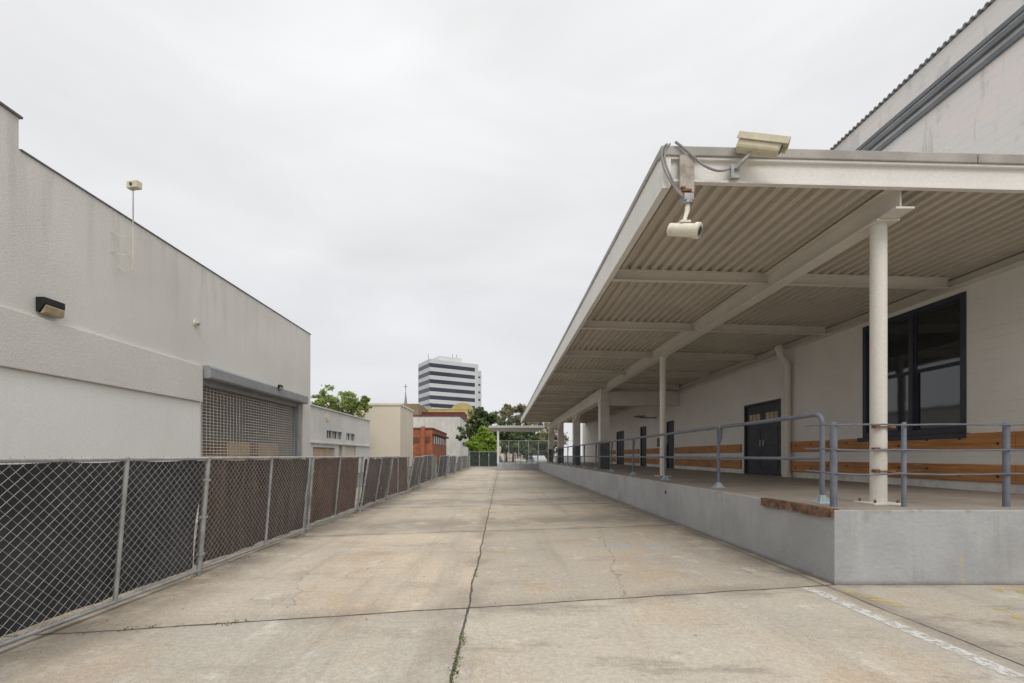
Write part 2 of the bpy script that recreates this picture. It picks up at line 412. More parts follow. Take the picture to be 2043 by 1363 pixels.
# ---------------------------------------------------------------- warehouse
wh=thing("warehouse_building","tall pale board-formed concrete warehouse behind the loading dock","warehouse",(XW,3,0))
doors=[(13.34,15.35),(21.6,22.55),(25.7,26.8),(30.4,32.3),(36,37.4)]
win=(8.02,10.31,1.85,4.35)
ops=[(win[0]-3,win[1]-3,win[2],win[3])]+[(a-3,c-3,ZD,3.13) for a,c in doors]
b=M(); b.facade((XW,3,0),(0,1,0),43,9.0,ops,.18,(-1,0,0))
b.quad((XW,3,0),(XW,3,9),(30,3,9),(30,3,0)); b.quad((XW,46,0),(30,46,0),(30,46,9),(XW,46,9)); b.quad((30,3,0),(30,3,9),(30,46,9),(30,46,0))
part(wh,"wall",b,m_wh)
b=M(); b.box(XW+.01,30,3,46,8.95,8.99); part(wh,"roof",b,m_roofg)
b=M(); y=3.0
while y<46:
    q=.6
    b.prism([(y,9.01),(y+.07*q,9.01),(y+.10*q,9.045),(y+.17*q,9.045),(y+.2*q,9.01),(y+.2*q,9.02),(y+.17*q,9.055),(y+.10*q,9.055),(y+.07*q,9.02),(y,9.02)],'x',XW-.06,XW+1.0); y+=.2*q
part(wh,"roof_eave",b,m_eave)
b=M(); 
b.box(XW-.05,XW-.001,3,46,8.40,8.49); b.box(XW-.09,XW-.001,3,46,8.22,8.32); b.box(XW-.05,XW-.001,3,46,8.03,8.13)
parts(wh,"cornice",b,m_whband,bevel=.01)
b=M(); b.box(XW-.02,XW-.001,3,46,8.321,8.399); b.box(XW-.02,XW-.001,3,46,8.131,8.219); parts(wh,"cornice_groove",b,m_whband2)
y0,y1,z0,z1=win; X=XW
b=M(); t=.10
b.box(X-.02,X+.12,y0,y0+t,z0,z1); b.box(X-.02,X+.12,y1-t,y1,z0,z1); b.box(X-.02,X+.12,y0+t,y1-t,z1-t,z1); b.box(X-.02,X+.12,y0+t,y1-t,z0,z0+.1)
ym=(y0+y1)/2-.05; b.box(X-.01,X+.12,ym-.045,ym+.045,z0+.1,z1-t)
wn=part(wh,"window",b,m_navy,bevel=.006)
b=M(); b.box(X-.09,X+.10,y0-.06,y1+.06,z0-.09,z0-.003); part(wn,"sill",b,m_navy,bevel=.006)
for a,c in ((y0+t,ym-.045),(ym+.045,y1-t)):
    b=M(); zm=3.12
    for (p,q,dx) in ((zm,z1-t,.03),(z0+.1,zm,.06)):
        s=.035
        b.box(X+dx,X+dx+.03,a,a+s,p,q);b.box(X+dx,X+dx+.03,c-s,c,p,q);b.box(X+dx,X+dx+.03,a+s,c-s,p,p+s);b.box(X+dx,X+dx+.03,a+s,c-s,q-s,q)
    part(wn,"sash",b,m_navy,bevel=.004)
    for (p,q,dx) in ((zm,z1-t,.045),(z0+.1,zm,.075)):
        b=M(); b.quad((X+dx,a+.035,p+.035),(X+dx,a+.035,q-.035),(X+dx,c-.035,q-.035),(X+dx,c-.035,p+.035)); part(wn,"pane",b,m_glass)
m_dl=mat("amber_door_glass",(.45,.34,.2),.3,.2)
for i,(a,c) in enumerate(doors):
    b=M(); t=.07
    b.box(X-.015,X+.1,a,a+t,ZD,3.13); b.box(X-.015,X+.1,c-t,c,ZD,3.13); b.box(X-.015,X+.1,a+t,c-t,3.13-t,3.13)
    d=part(wh,"door",b,m_navy,bevel=.005,label="dark navy door in the pale wall")
    leaves=[(a+t+.003,(a+c)/2-.006),((a+c)/2+.006,c-t-.003)] if c-a>1.4 else [(a+t+.003,c-t-.003)]
    for p,q in leaves:
        b=M(); b.box(X+.04,X+.08,p,q,ZD+.01,3.13-t-.003)
        for z in (1.05,1.75):
            b.box(X+.028,X+.04,p+.12,q-.12,z,z+.55)
        lf=part(d,"leaf",b,m_navy,bevel=.006)
        if i==0:
            b=M()
            for k in range(3):
                yy=p+.14+k*(q-p-.28)/3; b.box(X+.034,X+.042,yy,yy+(q-p-.28)/3-.04,2.55,2.78)
            parts(d,"door_light",b,m_dl)
            b=M(); b.box(X+.0,X+.04,(q-.1 if p<(a+c)/2-.5 else p+.06),(q-.06 if p<(a+c)/2-.5 else p+.1),1.75,1.95); part(d,"handle",b,m_galv)
def boards(a,c):
    for z0_,z1_ in ((1.56,1.835),(1.01,1.30)):
        b=M(); b.box(XW-.065,XW-.002,a,c,z0_,z1_); bb=part(wh,"bumper_board",b,m_wood,bevel=.008)
        b=M(); y=a+.25
        while y<c-.1:
            zc=(z0_+z1_)/2+random.choice([-.05,.05])
            b.tube([(XW-.075,y,zc),(XW-.06,y,zc)],.022,8); y+=.62
        if a<16: parts(bb,"bolt",b,m_bolt)
segs=[(3.6,7.2),(7.205,10.46),(10.465,12.95),(15.5,18.4),(18.405,21.4),(22.8,25.5),(27,30.2),(32.6,35.8)]
for a,c in segs: boards(a,c)
b=M(); xs=XW-.13; ys=12.85
b.tube([(xs-.25,ys-.05,4.55),(xs-.25,ys-.05,4.36),(xs-.22,ys-.04,4.28),(xs-.03,ys,4.08),(xs,ys,4.0),(xs,ys,ZD)],.085,14)
b.tube([(xs-.25,ys-.05,4.50),(xs-.25,ys-.05,4.38)],.12,14); b.tube([(xs,ys,4.02),(xs,ys,3.86)],.105,14); b.tube([(xs,ys,ZD),(xs,ys,ZD+.12)],.105,14)
part(wh,"downspout",b,m_cream,smooth=True)
b=M(); b.tube([(XW-.08,13.1,4.34),(XW-.08,45,4.34)],.035,8); part(wh,"conduit",b,m_cream,smooth=True)
b=M(); b.tube([(XW-.03,6.0,3.9),(XW-.03,6.0,ZD+.9)],.015,8); part(wh,"conduit",b,m_cream,smooth=True)
b=M(); b.box(XW-.9,XW-.01,24,24.10,3.42,3.48); b.box(XW-1.1,XW-.7,23.7,24.4,3.482,3.54)
part(wh,"bracket",b,m_whband)
b=M(); b.box(XW-.16,XW-.003,23.2,23.5,1.9,2.35); part(wh,"electrical_box",b,m_wains,bevel=.01)

# ---------------------------------------------------------------- canopy
SL=.025; XE=1.885; YF=5.35; YB=44
zs=lambda z,x: z-SL*(x-XE)
cn=thing("dock_canopy","long cream steel canopy with corrugated soffit over the loading dock","canopy",(4.74,5.72,ZD))
b=M(); P=.18; prof=[]
x=XE+.06
while x<XW-.02:
    for dx,dz in ((0,0),(.075,0),(.09,.07),(.165,.07)):
        if x+dx<XW-.01: prof.append((x+dx,zs(4.78,x+dx)+dz))
    x+=P
ysamp=[YF+.05,YB-.05]
for (xa,za),(xb,zb) in zip(prof,prof[1:]):
    b.quad((xa,ysamp[0],za),(xa,ysamp[1],za),(xb,ysamp[1],zb),(xb,ysamp[0],zb))
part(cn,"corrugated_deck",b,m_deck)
b=M(); b.box(XE+.05,XW-.003,YF+.05,YB,4.88,4.93,SL,XE); part(cn,"roof",b,m_roofg)
b=M()
b.box(XE+.10,XW-.003,YF+.01,YF+.035,4.66,4.95,SL,XE)
b.box(XE+.10,XW-.003,YF-.03,YF+.01,4.66,4.685,SL,XE); b.box(XE+.10,XW-.003,YF-.03,YF+.01,4.925,4.95,SL,XE)
part(cn,"front_fascia",b,m_fascia)
b=M(); b.box(XE-.02,5.55,YF-.05,YF+.08,4.953,5.065,SL,XE); b.box(5.56,XW-.003,YF-.05,YF+.08,4.953,5.065,SL,XE); b.box(XE-.02,XE+.08,YF+.082,YB,4.985,5.065)
part(cn,"flashing",b,m_fascia_top,bevel=.01)
b=M(); b.box(XE,XE+.025,YF-.03,YB,4.58,4.982); b.box(XE+.025,XE+.09,YF-.03,YB,4.58,4.60); b.box(XE+.025,XE+.098,YF-.03,YF-.01,4.60,4.95)
part(cn,"side_fascia",b,m_fascia)
b=M(); b.box(XW-.10,XW-.004,YF+.06,YB,4.44,4.60); b.box(XW-.20,XW-.104,YF+.06,YB,4.44,4.455); part(cn,"wall_ledger",b,m_cream)
yp=[8.15+3.08*i for i in range(12)]
for y in yp:
    b=M(); 
    b.box(XE+.03,XW-.21,y-.006,y+.006,4.602,4.766,SL,XE); b.box(XE+.03,XW-.21,y-.05,y+.05,4.590,4.602,SL,XE); b.box(XE+.03,XW-.21,y-.05,y+.05,4.766,4.778,SL,XE)
    part(cn,"purlin",b,m_purl)
XG=4.76; YG=21.0
b=M(); b.box(XG-.11,XG+.11,5.36,YG,4.36,4.385); b.box(XG-.008,XG+.008,5.42,YG,4.385,4.66); b.box(XG-.11,XG+.11,5.42,YG,4.66,4.675)
part(cn,"girder",b,m_cream,bevel=.003)
for i,(xc,yc) in enumerate(((4.74,5.72),(4.76,13.4))):
    b=M(); b.tube([(xc,yc,ZD+.02),(xc,yc,4.335)],.088,24); c=part(cn,"column",b,m_cream,smooth=True,label="round cream steel column with rusty clamps" if i==0 else None)
    b=M(); b.box(xc-.19,xc+.19,yc-.17,yc+.17,ZD,ZD+.022); part(c,"base_plate",b,m_cream,bevel=.004)
    b=M(); 
    for sx in (-.14,.14):
        for sy in (-.12,.12): b.tube([(xc+sx,yc+sy,ZD+.02),(xc+sx,yc+sy,ZD+.06)],.015,6)
    parts(c,"anchor_bolt",b,m_rust)
    b=M(); b.box(xc-.13,xc+.15,yc-.14,yc+.14,4.335,4.358); part(c,"cap_plate",b,m_cream,bevel=.004)
    if i==0:
        for z in (1.25,1.52,1.80):
            b=M(); b.box(xc-.13,xc-.07,yc-.115,yc-.05,z-.012,z+.03); b.box(xc+.06,xc+.12,yc-.115,yc-.06,z-.01,z+.02); b.box(xc-.07,xc+.06,yc-.113,yc-.085,z,z+.014); part(c,"clamp",b,m_rust)
for y in (21.1,28.8,36.5,43.6):
    b=M(); b.box(XG-.22,XG+.22,y-.22,y+.22,2.1,4.0); c=part(cn,"column",b,m_conc,bevel=.02,label="square concrete column with dark grey base")
    b=M(); b.box(XG-.225,XG+.225,y-.225,y+.225,ZD,2.098); part(c,"column_base",b,m_wains,bevel=.02)
    b=M(); b.prism([(y-.9,4.0),(y-.22,3.6),(y-.22,4.0)],'x',XG-.12,XG+.12) if y>22 else None
    b.prism([(y+.22,3.6),(y+.9,4.0),(y+.22,4.0)],'x',XG-.12,XG+.12); parts(c,"bracket",b,m_conc)
b=M(); b.box(XG-.2,XG+.2,20.9,YB,4.002,4.55); part(cn,"header_beam",b,m_conc,bevel=.015)
b=M(); b.box(XG+.203,XW-.01,20.9,21.25,3.75,4.40); part(cn,"cross_beam",b,m_conc,bevel=.015)

# ---------------------------------------------------------------- handrails
GR="handrail sections along the dock edge"
ph=[5.84+2.79*i for i in range(14)]
XR=4.12; zt=1.985
def rail_section(y0,L):
    o=thing("handrail","slate blue tubular steel handrail section on the dock edge","handrail",(XR,y0,ZD),GR)
    arc=[(XR,y0+.12-.12*math.cos(a),zt-.12+.12*math.sin(a)) for a in [k*math.pi/12 for k in range(7)]]
    b=M(); b.tube([(XR,y0,ZD)]+arc+[(XR,y0+L-.17,zt)]+[(XR,y0+L-.17+.09*math.sin(a),zt-.09+.09*math.cos(a)) for a in [math.pi/10*k for k in range(1,6)]]+[(XR,y0+L-.08,1.80),(XR,y0+L-.03,1.72)],.030,12)
    part(o,"post",b,m_rail,smooth=True)
    b=M(); b.tube([(XR,y0,1.41),(XR,y0+L-.03,1.41)],.023,10); part(o,"middle_rail",b,m_rail,smooth=True)
    b=M(); b.box(XR-.09,XR+.09,y0-.09,y0+.09,ZD,ZD+.014); b.tube([(XR,y0,ZD+.014),(XR,y0,ZD+.1)],.038,12)
    for a in range(4):
        r=Matrix.Rotation(a*math.pi/2+math.pi/4,3,'Z')
        pts=[r@Vector((.035,0,.10)),r@Vector((.10,0,.014)),r@Vector((.035,0,.014))]; w_=r@Vector((0,.005,0))
        i=len(b.v)
        for s_ in (1,-1):
            for p in pts: b.v.append((XR+p.x+w_.x*s_,y0+p.y+w_.y*s_,ZD+p.z))
        b.f+= [(i,i+1,i+2),(i+5,i+4,i+3),(i,i+3,i+4,i+1),(i+1,i+4,i+5,i+2),(i+2,i+5,i+3,i)]
    part(o,"base_shoe",b,m_shoe)
for i in range(13): rail_section(ph[i],2.79)

o=thing("cable_barrier","blue-grey posts with thin rods across the dock end","barrier",(3.93,5.38,ZD))
YP=5.38
for xp,r in ((3.93,.038),(4.76,.026),(5.97,.034),(7.4,.034)):
    b=M(); b.tube([(xp,YP,ZD),(xp,YP,1.83),(xp,YP,1.845)],[r,r,r*.5],12); part(o,"post",b,m_rail,smooth=True)
for z,sg in ((1.81,-.004),(1.52,.008),(1.24,.014)):
    pts=[(3.9,YP+.45,z+.02),(3.86,YP+.05,z+.01)]
    for xa,xb in ((3.93,4.66),(4.66,5.97),(5.97,7.4)):
        for k in range(8):
            t=k/8; pts.append((xa+(xb-xa)*t,YP-.045,z-sg*4*t*(1-t)+random.uniform(-.003,.003)))
    b=M(); b.tube(pts,.010,8)
    part(o,"rod",b,m_rail,smooth=True)

# ---------------------------------------------------------------- security cameras
def rotto(d,up=(0,0,1)):
    d=Vector(d).normalized(); u=Vector(up); s=d.cross(u).normalized(); u=s.cross(d)
    return Matrix((d,-s,u)).transposed()
YC=YF-.04
o=thing("security_camera","beige box security camera bolted on top of the canopy fascia","security camera",(2.75,YC,4.72))
c=Vector((2.90,YC-.18,4.93)); rt=rotto((1,-.45,-.46))
b=M(); b.obox(c,(.46,.15,.13),rt); part(o,"housing",b,m_beige,bevel=.03)
b=M(); b.obox(c+rt@Vector((.02,0,.085)),(.54,.19,.012),rt); b.obox(c+rt@Vector((.02,.09,.05)),(.54,.01,.07),rt); b.obox(c+rt@Vector((.02,-.09,.05)),(.54,.01,.07),rt); part(o,"sun_shield",b,m_beige,bevel=.006)
b=M(); b.tube([c+rt@Vector((.232,0,0)),c+rt@Vector((.24,0,0))],.045,16); part(o,"lens",b,m_lens,smooth=True)
b=M(); b.box(2.66,2.76,YC-.05,YC-.002,4.66,4.82); b.tube([(2.71,YC-.06,4.76),(2.75,YC-.12,4.80),(2.82,YC-.15,4.87)],.022,10); part(o,"bracket",b,m_galv,bevel=.004)
b=M(); pts=[]
for k in range(25):
    t=k/24; pts.append((2.02+.66*t, YC-.03-.03*math.sin(t*3.1), 5.09 - .30*math.sin(min(1,t*1.9)*math.pi/2) + .05*math.sin(t*6.3)))
b.tube(pts,.014,8); part(o,"conduit",b,m_cable,smooth=True)
o=thing("security_camera","pale bullet security camera hanging on a bracket below the canopy corner","security camera",(2.13,YC,4.42))
b=M(); b.box(2.07,2.24,YC-.035,YC-.003,4.50,4.94); part(o,"mounting_board",b,m_boardgrey,bevel=.004)
b=M(); b.box(2.06,2.25,YC-.05,YC-.037,4.475,4.50);b.box(2.09,2.20,YC-.06,YC-.037,4.505,4.53); b.box(2.075,2.13,YC-.055,YC-.038,4.54,4.56); parts(o,"peeled_strap",b,m_rust)
b=M(); b.box(2.10,2.21,YC-.10,YC+.0,4.38,4.46); b.tube([(2.155,YC-.05,4.38),(2.155,YC-.05,4.35)],.06,12); part(o,"junction_box",b,m_galv,bevel=.005)
b=M(); b.tube([(2.155,YC-.05,4.36),(2.14,YC-.06,4.24)],.028,12); b.tube([(2.14,YC-.06,4.25),(2.09,YC-.10,4.12)],.024,10); b.box(2.03,2.15,YC-.16,YC-.06,4.095,4.12); part(o,"bracket",b,m_beige2,smooth=False,bevel=.004)
c=Vector((2.09,YC-.12,4.02)); rt=rotto((1,-.75,-.42))
b=M(); b.tube([c+rt@Vector((t,0,0)) for t in (-.185,-.175,.10,.115,.12,.165,.17)],[.055,.070,.074,.076,.088,.088,.082],28,cap=True); part(o,"housing",b,m_beige2,smooth=True)
b=M(); b.tube([c+rt@Vector((.171,0,0)),c+rt@Vector((.174,0,0))],[.060,.058],24); part(o,"face_ring",b,m_galv,smooth=True)
b=M(); b.tube([c+rt@Vector((.1745,0,0)),c+rt@Vector((.182,0,0))],[.043,.036],20); part(o,"lens",b,m_lens,smooth=True)
b=M()
for off in (0,.035):
    cp=[(1.93+off,YC-.01,5.08),(1.87+off,YC-.02,5.00),(1.87+off,YC-.03,4.85),(1.92+off,YC-.04,4.70),(2.02+off*.5,YC-.05,4.52),(2.11,YC-.05,4.44)]
    v=[Vector(p) for p in cp]; v=[v[0]]+v+[v[-1]]; out=[]
    for k in range(1,len(v)-2):
        for t in [j/6 for j in range(6)]:
            out.append(.5*((2*v[k])+(-v[k-1]+v[k+1])*t+(2*v[k-1]-5*v[k]+4*v[k+1]-v[k+2])*t*t+(-v[k-1]+3*v[k]-3*v[k+1]+v[k+2])*t**3))
    out.append(v[-1]); b.tube(out,.012,8)
parts(o,"conduit",b,m_cable,smooth=True)

# ---------------------------------------------------------------- left building
XL=-6.5
lb=thing("stucco_building","low pale stucco commercial building with stepped parapet and roller grille","building",(XL,15.5,0))
b=M(); b.facade((XL,15.5,0),(0,-1,0),21.5,5.57,[(15.5-14.9,15.5-9.87,.0,3.3)],.35,(1,0,0))
b.quad((XL,15.5,0),(XL,15.5,5.57),(-26,15.5,5.57),(-26,15.5,0)); b.quad((-26,-6,0),(XL,-6,0),(XL,-6,6),(-26,-6,6)); b.quad((-26,-6,0),(-26,-6,5.57),(-26,15.5,5.57),(-26,15.5,0))
b.box(XL-.3,XL,-6,6.13,5.571,6.0); b.box(-26,XL-.31,5.9,6.13,5.571,6.0)
part(lb,"wall",b,m_stucco)
b=M(); b.box(-25.9,XL-.3,-5.9,15.2,5.2,5.25); part(lb,"roof",b,m_roofg)
b=M(); b.box(XL-.32,XL+.02,6.15,15.53,5.572,5.592); b.box(XL-.32,XL+.03,-6,6.16,6.0,6.03); parts(lb,"parapet_cap",b,m_flash)
b=M(); b.box(XL+.003,XL+.012,-6,9.80,.02,2.6); part(lb,"painted_lower_wall",b,m_lower)
b=M(); b.box(XL+.002,XL+.065,-6,9.82,2.605,3.38); part(lb,"projecting_band",b,m_band,bevel=.01)
b=M(); xi=-8.4
b.quad((xi,9.9,.01),(XL-.36,9.9,.01),(XL-.36,14.88,.01),(xi,14.88,.01)); b.quad((xi,9.88,0),(xi,14.9,0),(xi,14.9,3.3),(xi,9.88,3.3)); b.quad((xi,9.88,0),(xi,9.88,3.3),(XL-.36,9.88,3.3),(XL-.36,9.88,0)); b.quad((xi,14.9,0),(XL-.36,14.9,0),(XL-.36,14.9,3.3),(xi,14.9,3.3)); b.quad((xi,9.88,3.3),(xi,14.9,3.3),(XL-.36,14.9,3.3),(XL-.36,9.88,3.3))
part(lb,"interior",b,mat("interior_wall",(.62,.58,.51),.9,.1))
for (a,c,h) in ((10.3,11.3,1.5),(11.6,12.7,1.9),(13.1,14.3,1.75)):
    bx=thing("cardboard_stack","stack of brown cardboard behind the roller grille","cardboard stack",(XL-.9,(a+c)/2,.012))
    b=M(); z=.012; 
    while z<h-.1:
        b.box(XL-1.1,XL-.5,a+random.uniform(0,.06),c-random.uniform(0,.06),z,z+.36); z+=.362
    parts(bx,"carton",b,m_card,bevel=.005)
b=M(); z=.05
while z<3.15:
    b.box(XL-.123,XL-.119,9.9,14.5,z,z+.016); z+=.072
y=9.95
while y<14.5:
    b.box(XL-.124,XL-.118,y,y+.014,.04,3.2); y+=.13
gd=part(lb,"rolling_grille",b,m_alu)
b=M(); b.box(XL-.16,XL-.08,14.5,14.75,0,3.13); b.box(XL+.002,XL+.06,14.5,14.62,0,3.13); b.box(XL-.16,XL-.08,9.872,9.93,0,3.13); parts(gd,"guide_rail",b,m_hous,bevel=.005)
b=M(); b.box(XL-.13,XL-.10,9.94,14.5,.0,.045); part(gd,"bottom_bar",b,m_black)
b=M(); b.prism([(XL+.002,3.13),(XL+.18,3.13),(XL+.20,3.16),(XL+.20,3.36),(XL+.16,3.41),(XL+.002,3.41)],'y',9.87,14.85); part(lb,"grille_housing",b,m_hous)
b=M(); b.box(XL-.07,XL-.002,9.87,14.85,3.0,3.298); part(lb,"lintel_plate",b,m_hous)
def lamp(y,z,s,X0,lab="dark bronze wall lamp with amber lens on the stucco wall"):
    o=thing("wall_lamp",lab,"wall lamp",(X0,y,z))
    b=M(); b.prism([(0,-.10*s),(.05*s,-.10*s),(.15*s,.03*s),(.15*s,.14*s),(0,.14*s)],'y',-.18*s,.18*s); part(o,"hood",b,m_black,bevel=.008,local=True)
    b=M(); b.prism([(.055*s,-.13*s),(.14*s,-.11*s),(.158*s,.0),(.154*s,.02*s)],'y',-.165*s,.165*s); part(o,"lens",b,m_amber,bevel=.008,local=True)
lamp(6.5,3.55,.85,XL+.002)
lamp(12.9,3.38,.5,XL+.205,lab="small dark lamp with amber lens on the grille housing")
o=thing("round_wall_fixture","small pale round fixture on the stucco wall","fixture",(XL,9.67,4.26))
b=M(); b.tube([(0,0,0),(.04,0,0)],.07,18); part(o,"base",b,m_beige2,smooth=True,local=True)
b=M(); b.tube([(.04,0,0),(.07,0,-.01),(.09,0,-.02)],[.05,.045,.02],14); part(o,"cap",b,m_galv,smooth=True,local=True)
yq=7.85; xq=XL+.15
o=thing("pole_camera","small beige box fixture on a thin pole above the parapet","camera pole",(XL,yq,4.6))
b=M(); b.tube([(xq,yq,6.05),(xq,yq,5.40)],.010,8); part(o,"pole",b,m_galv,smooth=True)
b=M(); b.tube([(xq,yq,5.41),(xq,yq,4.75),(xq-.02,yq,4.67),(XL+.06,yq-.05,4.62),(XL+.01,yq-.15,4.63)],.006,8); part(o,"pole_base",b,m_beige2,smooth=True)
for z in (4.83,5.14):
    pts=[]
    for k in range(12):
        t=k/11; pts.append((XL+.01+.14*math.sin(t*math.pi/2),yq-.28*(1-t)+.02*math.sin(t*9),z+.03-.03*t+.015*math.sin(t*12)))
    b=M(); b.tube(pts,.006,6); part(o,"wire_loop",b,m_beige2,smooth=True)
b=M(); b.obox((xq+.02,yq,6.11),(.22,.10,.12),Matrix.Rotation(R(-10),3,'Z')); part(o,"housing",b,m_beige,bevel=.008)
b=M(); b.obox((xq,yq-.055,6.11),(.04,.02,.04),Matrix.Rotation(R(-10),3,'Z')); part(o,"lens",b,m_lens)

# ---------------------------------------------------------------- chain-link fence panels
H=1.42;L=3.05
wv=.0021; sx=.046; sz=.046
slope=sz/sx
chain=M()
for i in range(-int(H/(2*sz))-2,int(L/(2*sx))+2):
    y0=i*2*sx
    ya=max(y0,0.0); yb=min(y0+H/slope,L)
    if yb-ya>.02:
        chain.tube([(.004,ya,.06+(ya-y0)*slope*(H-.08)/H),(.004,yb,.06+(yb-y0)*slope*(H-.08)/H)],wv,3,cap=False)
        chain.tube([(-.002,ya,.06+(H-(ya-y0)*slope)*(H-.08)/H),(-.002,yb,.06+(H-(yb-y0)*slope)*(H-.08)/H)],wv,3,cap=False)
for k in range(int(L/.092)):
    y=k*.092+.03; chain.tube([(.0,y,H),(.004,y+random.uniform(-.015,.015),H+.03)],.0016,3)
def mkframe(ymid):
    f=M()
    for y in (0,ymid,L): f.tube([(0,y,0.0 if y!=ymid else .07),(0,y,H+.02)],.026 if y!=ymid else .020,10)
    f.tube([(0,0,.07),(0,L,.07)],.020,10); f.tube([(0,0,H),(0,L,H)],.018,10); return f
me_chain=None; me_frame=None
scols=[0,0,1,2,1,2,4,1,3,0,3,4,3,0,3,3,0,3]
leans=[5,5,4.5,5.5,9,1,11,4,-2,8,0,7,-4,9,2,6,-3,5]
yaws=[-.3,-.3,-.3,-1.2,1.8,-2.5,2.6,-1.5,2.2,-2.8,1.5,-2,2.4,-1,2,-2,1,0]
for i in range(18):
    y0=2.42+i*3.12-3.12
    xb=-3.64-.018*max(0,i)+ (.0 if i<3 else [.05,-.05][i%2]+random.uniform(-.03,.03))
    xb=max(xb,-4.0)
    o=thing("fence_panel","leaning galvanised chain-link fence panel with %s privacy screen"%["charcoal","dark brown","rust brown","grey","umber"][scols[i]],"fence panel",(xb,y0,0.0),"chain-link fence panels along the drive")
    o.rotation_euler=(R(random.uniform(-1.4,1.4) if i>2 else 0),R(leans[i]),R(yaws[i]))
    if i<=1: part(o,"frame",mkframe(1.87),m_galv,smooth=True,local=True)
    elif me_frame is None: me_frame=part(o,"frame",mkframe(L/2),m_galv,smooth=True,local=True).data
    else: part(o,"frame",me_frame,m_galv)
    if me_chain is None: me_chain=part(o,"chain_mesh",chain,m_wire,local=True).data
    else: part(o,"chain_mesh",me_chain,m_wire)
    if i<7:
        for y in (0,L):
            for z in (.25,.7,1.15):
                q=M(); q.box(-.032,.032,y-.034,y+.034,z,z+.02); part(o,"tie_band",q,m_wire,local=True)
    s=M(); nu,nv=60,26; sag=.02+(.03*random.random() if i>1 else 0)
    for a in range(nu+1):
        for c_ in range(nv+1):
            y=.02+a/nu*(L-.04); fz=c_/nv
            top=H-.015-sag*abs(math.sin(a*.21+i)); bot=.10+.03*noise.noise(Vector((y*3,i,0)))
            z=bot+(top-bot)*fz
            d=noise.noise(Vector((y*2.3,z*1.1+i*7,i*3.1)))*.06+noise.noise(Vector((y*9,z*2.5,i)))*.016
            s.v.append((-.065+d,y,z))
    for a in range(nu):
        for c_ in range(nv):
            k=a*(nv+1)+c_; s.f.append((k,k+nv+1,k+nv+2,k+1))
    part(o,"privacy_screen",s,m_scr[scols[i]],smooth=True,local=True)
    if i in (4,7,9):
        for _ in range(3):
            q=M(); y=random.uniform(.3,2.8); z=random.uniform(.25,1.1); q.quad((.012,y,z),(.012,y+.03,z-.02),(.014,y+.05,z+.05),(.012,y+.01,z+.07))
            part(o,"paper_scrap",q,m_lower,local=True)

# ---------------------------------------------------------------- far dock + canopy
fd=thing("far_dock","low concrete dock platform at the end of the drive","loading dock",(1.6,45.2,0))
b=M(); b.box(-.4,3.71,45.05,52,0,.68); part(fd,"platform",b,m_dock,bevel=.02)
b=M()
for x in [0.3+.55*k for k in range(7)]: b.tube([(x,45.15,.68),(x,45.15,1.7)],.03,6)
b.tube([(.3,45.15,1.7),(3.6,45.15,1.7)],.03,6); b.tube([(.3,45.15,1.2),(3.6,45.15,1.2)],.025,6)
part(fd,"railing",b,m_rail)
fc=thing("far_canopy","flat cream canopy on one slim column over the end dock","canopy",(0,46,0))
b=M(); b.box(-1.25,4.3,45,52,4.17,4.42); part(fc,"roof_slab",b,m_farcan,bevel=.02)
b=M(); b.box(-.95,4.1,45.2,45.5,3.98,4.168); part(fc,"beam",b,m_farcan)
b=M(); b.box(-.42,-.22,45.3,45.5,.68,3.978); part(fc,"column",b,m_conc)

# ---------------------------------------------------------------- background buildings
def simple_building(name,label,x0,x1,y0,y1,h,m,cap=None,cat="building",ch=.25):
    o=thing(name,label,cat,(x0,y0,0))
    b=M(); b.box(x0,x1,y0,y1,0,h); part(o,"wall",b,m)
    if cap:
        b=M(); b.box(x0-.1,x1+.1,y0-.1,y1+.1,h+.002,h+ch); part(o,"parapet",b,cap)
    return o
m_bwhite=mat("far_white_paint",(.66,.645,.60),.85,.1,.4,.1,8,streak=.3)
m_btan=mat("far_tan_stucco",(.66,.585,.465),.9,.05,.3,.1,8,streak=.12)
m_bred=mat("far_red_brick",(.38,.14,.075),.85,.2,1.5,.1,12)
m_bred2=mat("far_dark_brick",(.18,.075,.055),.85,.2,1.5,.1,12)
m_bmar=mat("far_maroon_paint",(.17,.06,.05),.8,.15,.5)
m_byel=mat("far_ochre_paint",(.50,.42,.17),.8,.1,.3)
m_bw=mat("far_window_glass",(.06,.065,.07),.2,.2,2,0)
m_tan2=mat("far_garage_door",(.50,.38,.26),.8,.15,2)

cb=thing("cream_workshop_building","low weathered cream workshop with strip windows and garage doors","building",(-12,28.8,0))
ops=[(3.3,4.3,2.65,3.2),(4.35,5.35,2.65,3.2),(5.4,6.3,2.65,3.2),(7.3,8.2,2.65,3.2),(8.3,9.3,2.65,3.2),(1,4.8,0,2.0),(7,9.6,0,2.35),(5.6,6.4,0,2.2)]
Lc=13.5
ops2=[(Lc-b_,Lc-a_,c_,d_) for a_,b_,c_,d_ in ops]
b=M(); b.facade((-12,28.0+Lc,0),(0,-1,0),Lc,4.6,ops2,.15,(1,0,0)); b.quad((-12,28,0),(-12,28,4.6),(-24,28,4.6),(-24,28,0)); b.quad((-24,28,0),(-24,28,4.6),(-24,41.5,4.6),(-24,41.5,0)); b.quad((-12,41.5,0),(-24,41.5,0),(-24,41.5,4.6),(-12,41.5,4.6)); b.quad((-12,28,4.58),(-12,41.5,4.58),(-24,41.5,4.58),(-24,28,4.58))
part(cb,"wall",b,m_bwhite)
b=M(); b.box(-12.2,-11.9,28,41.6,4.602,4.68); b.box(-11.998,-11.9,28,41.5,2.25,2.35) ; parts(cb,"coping",b,m_bwhite)
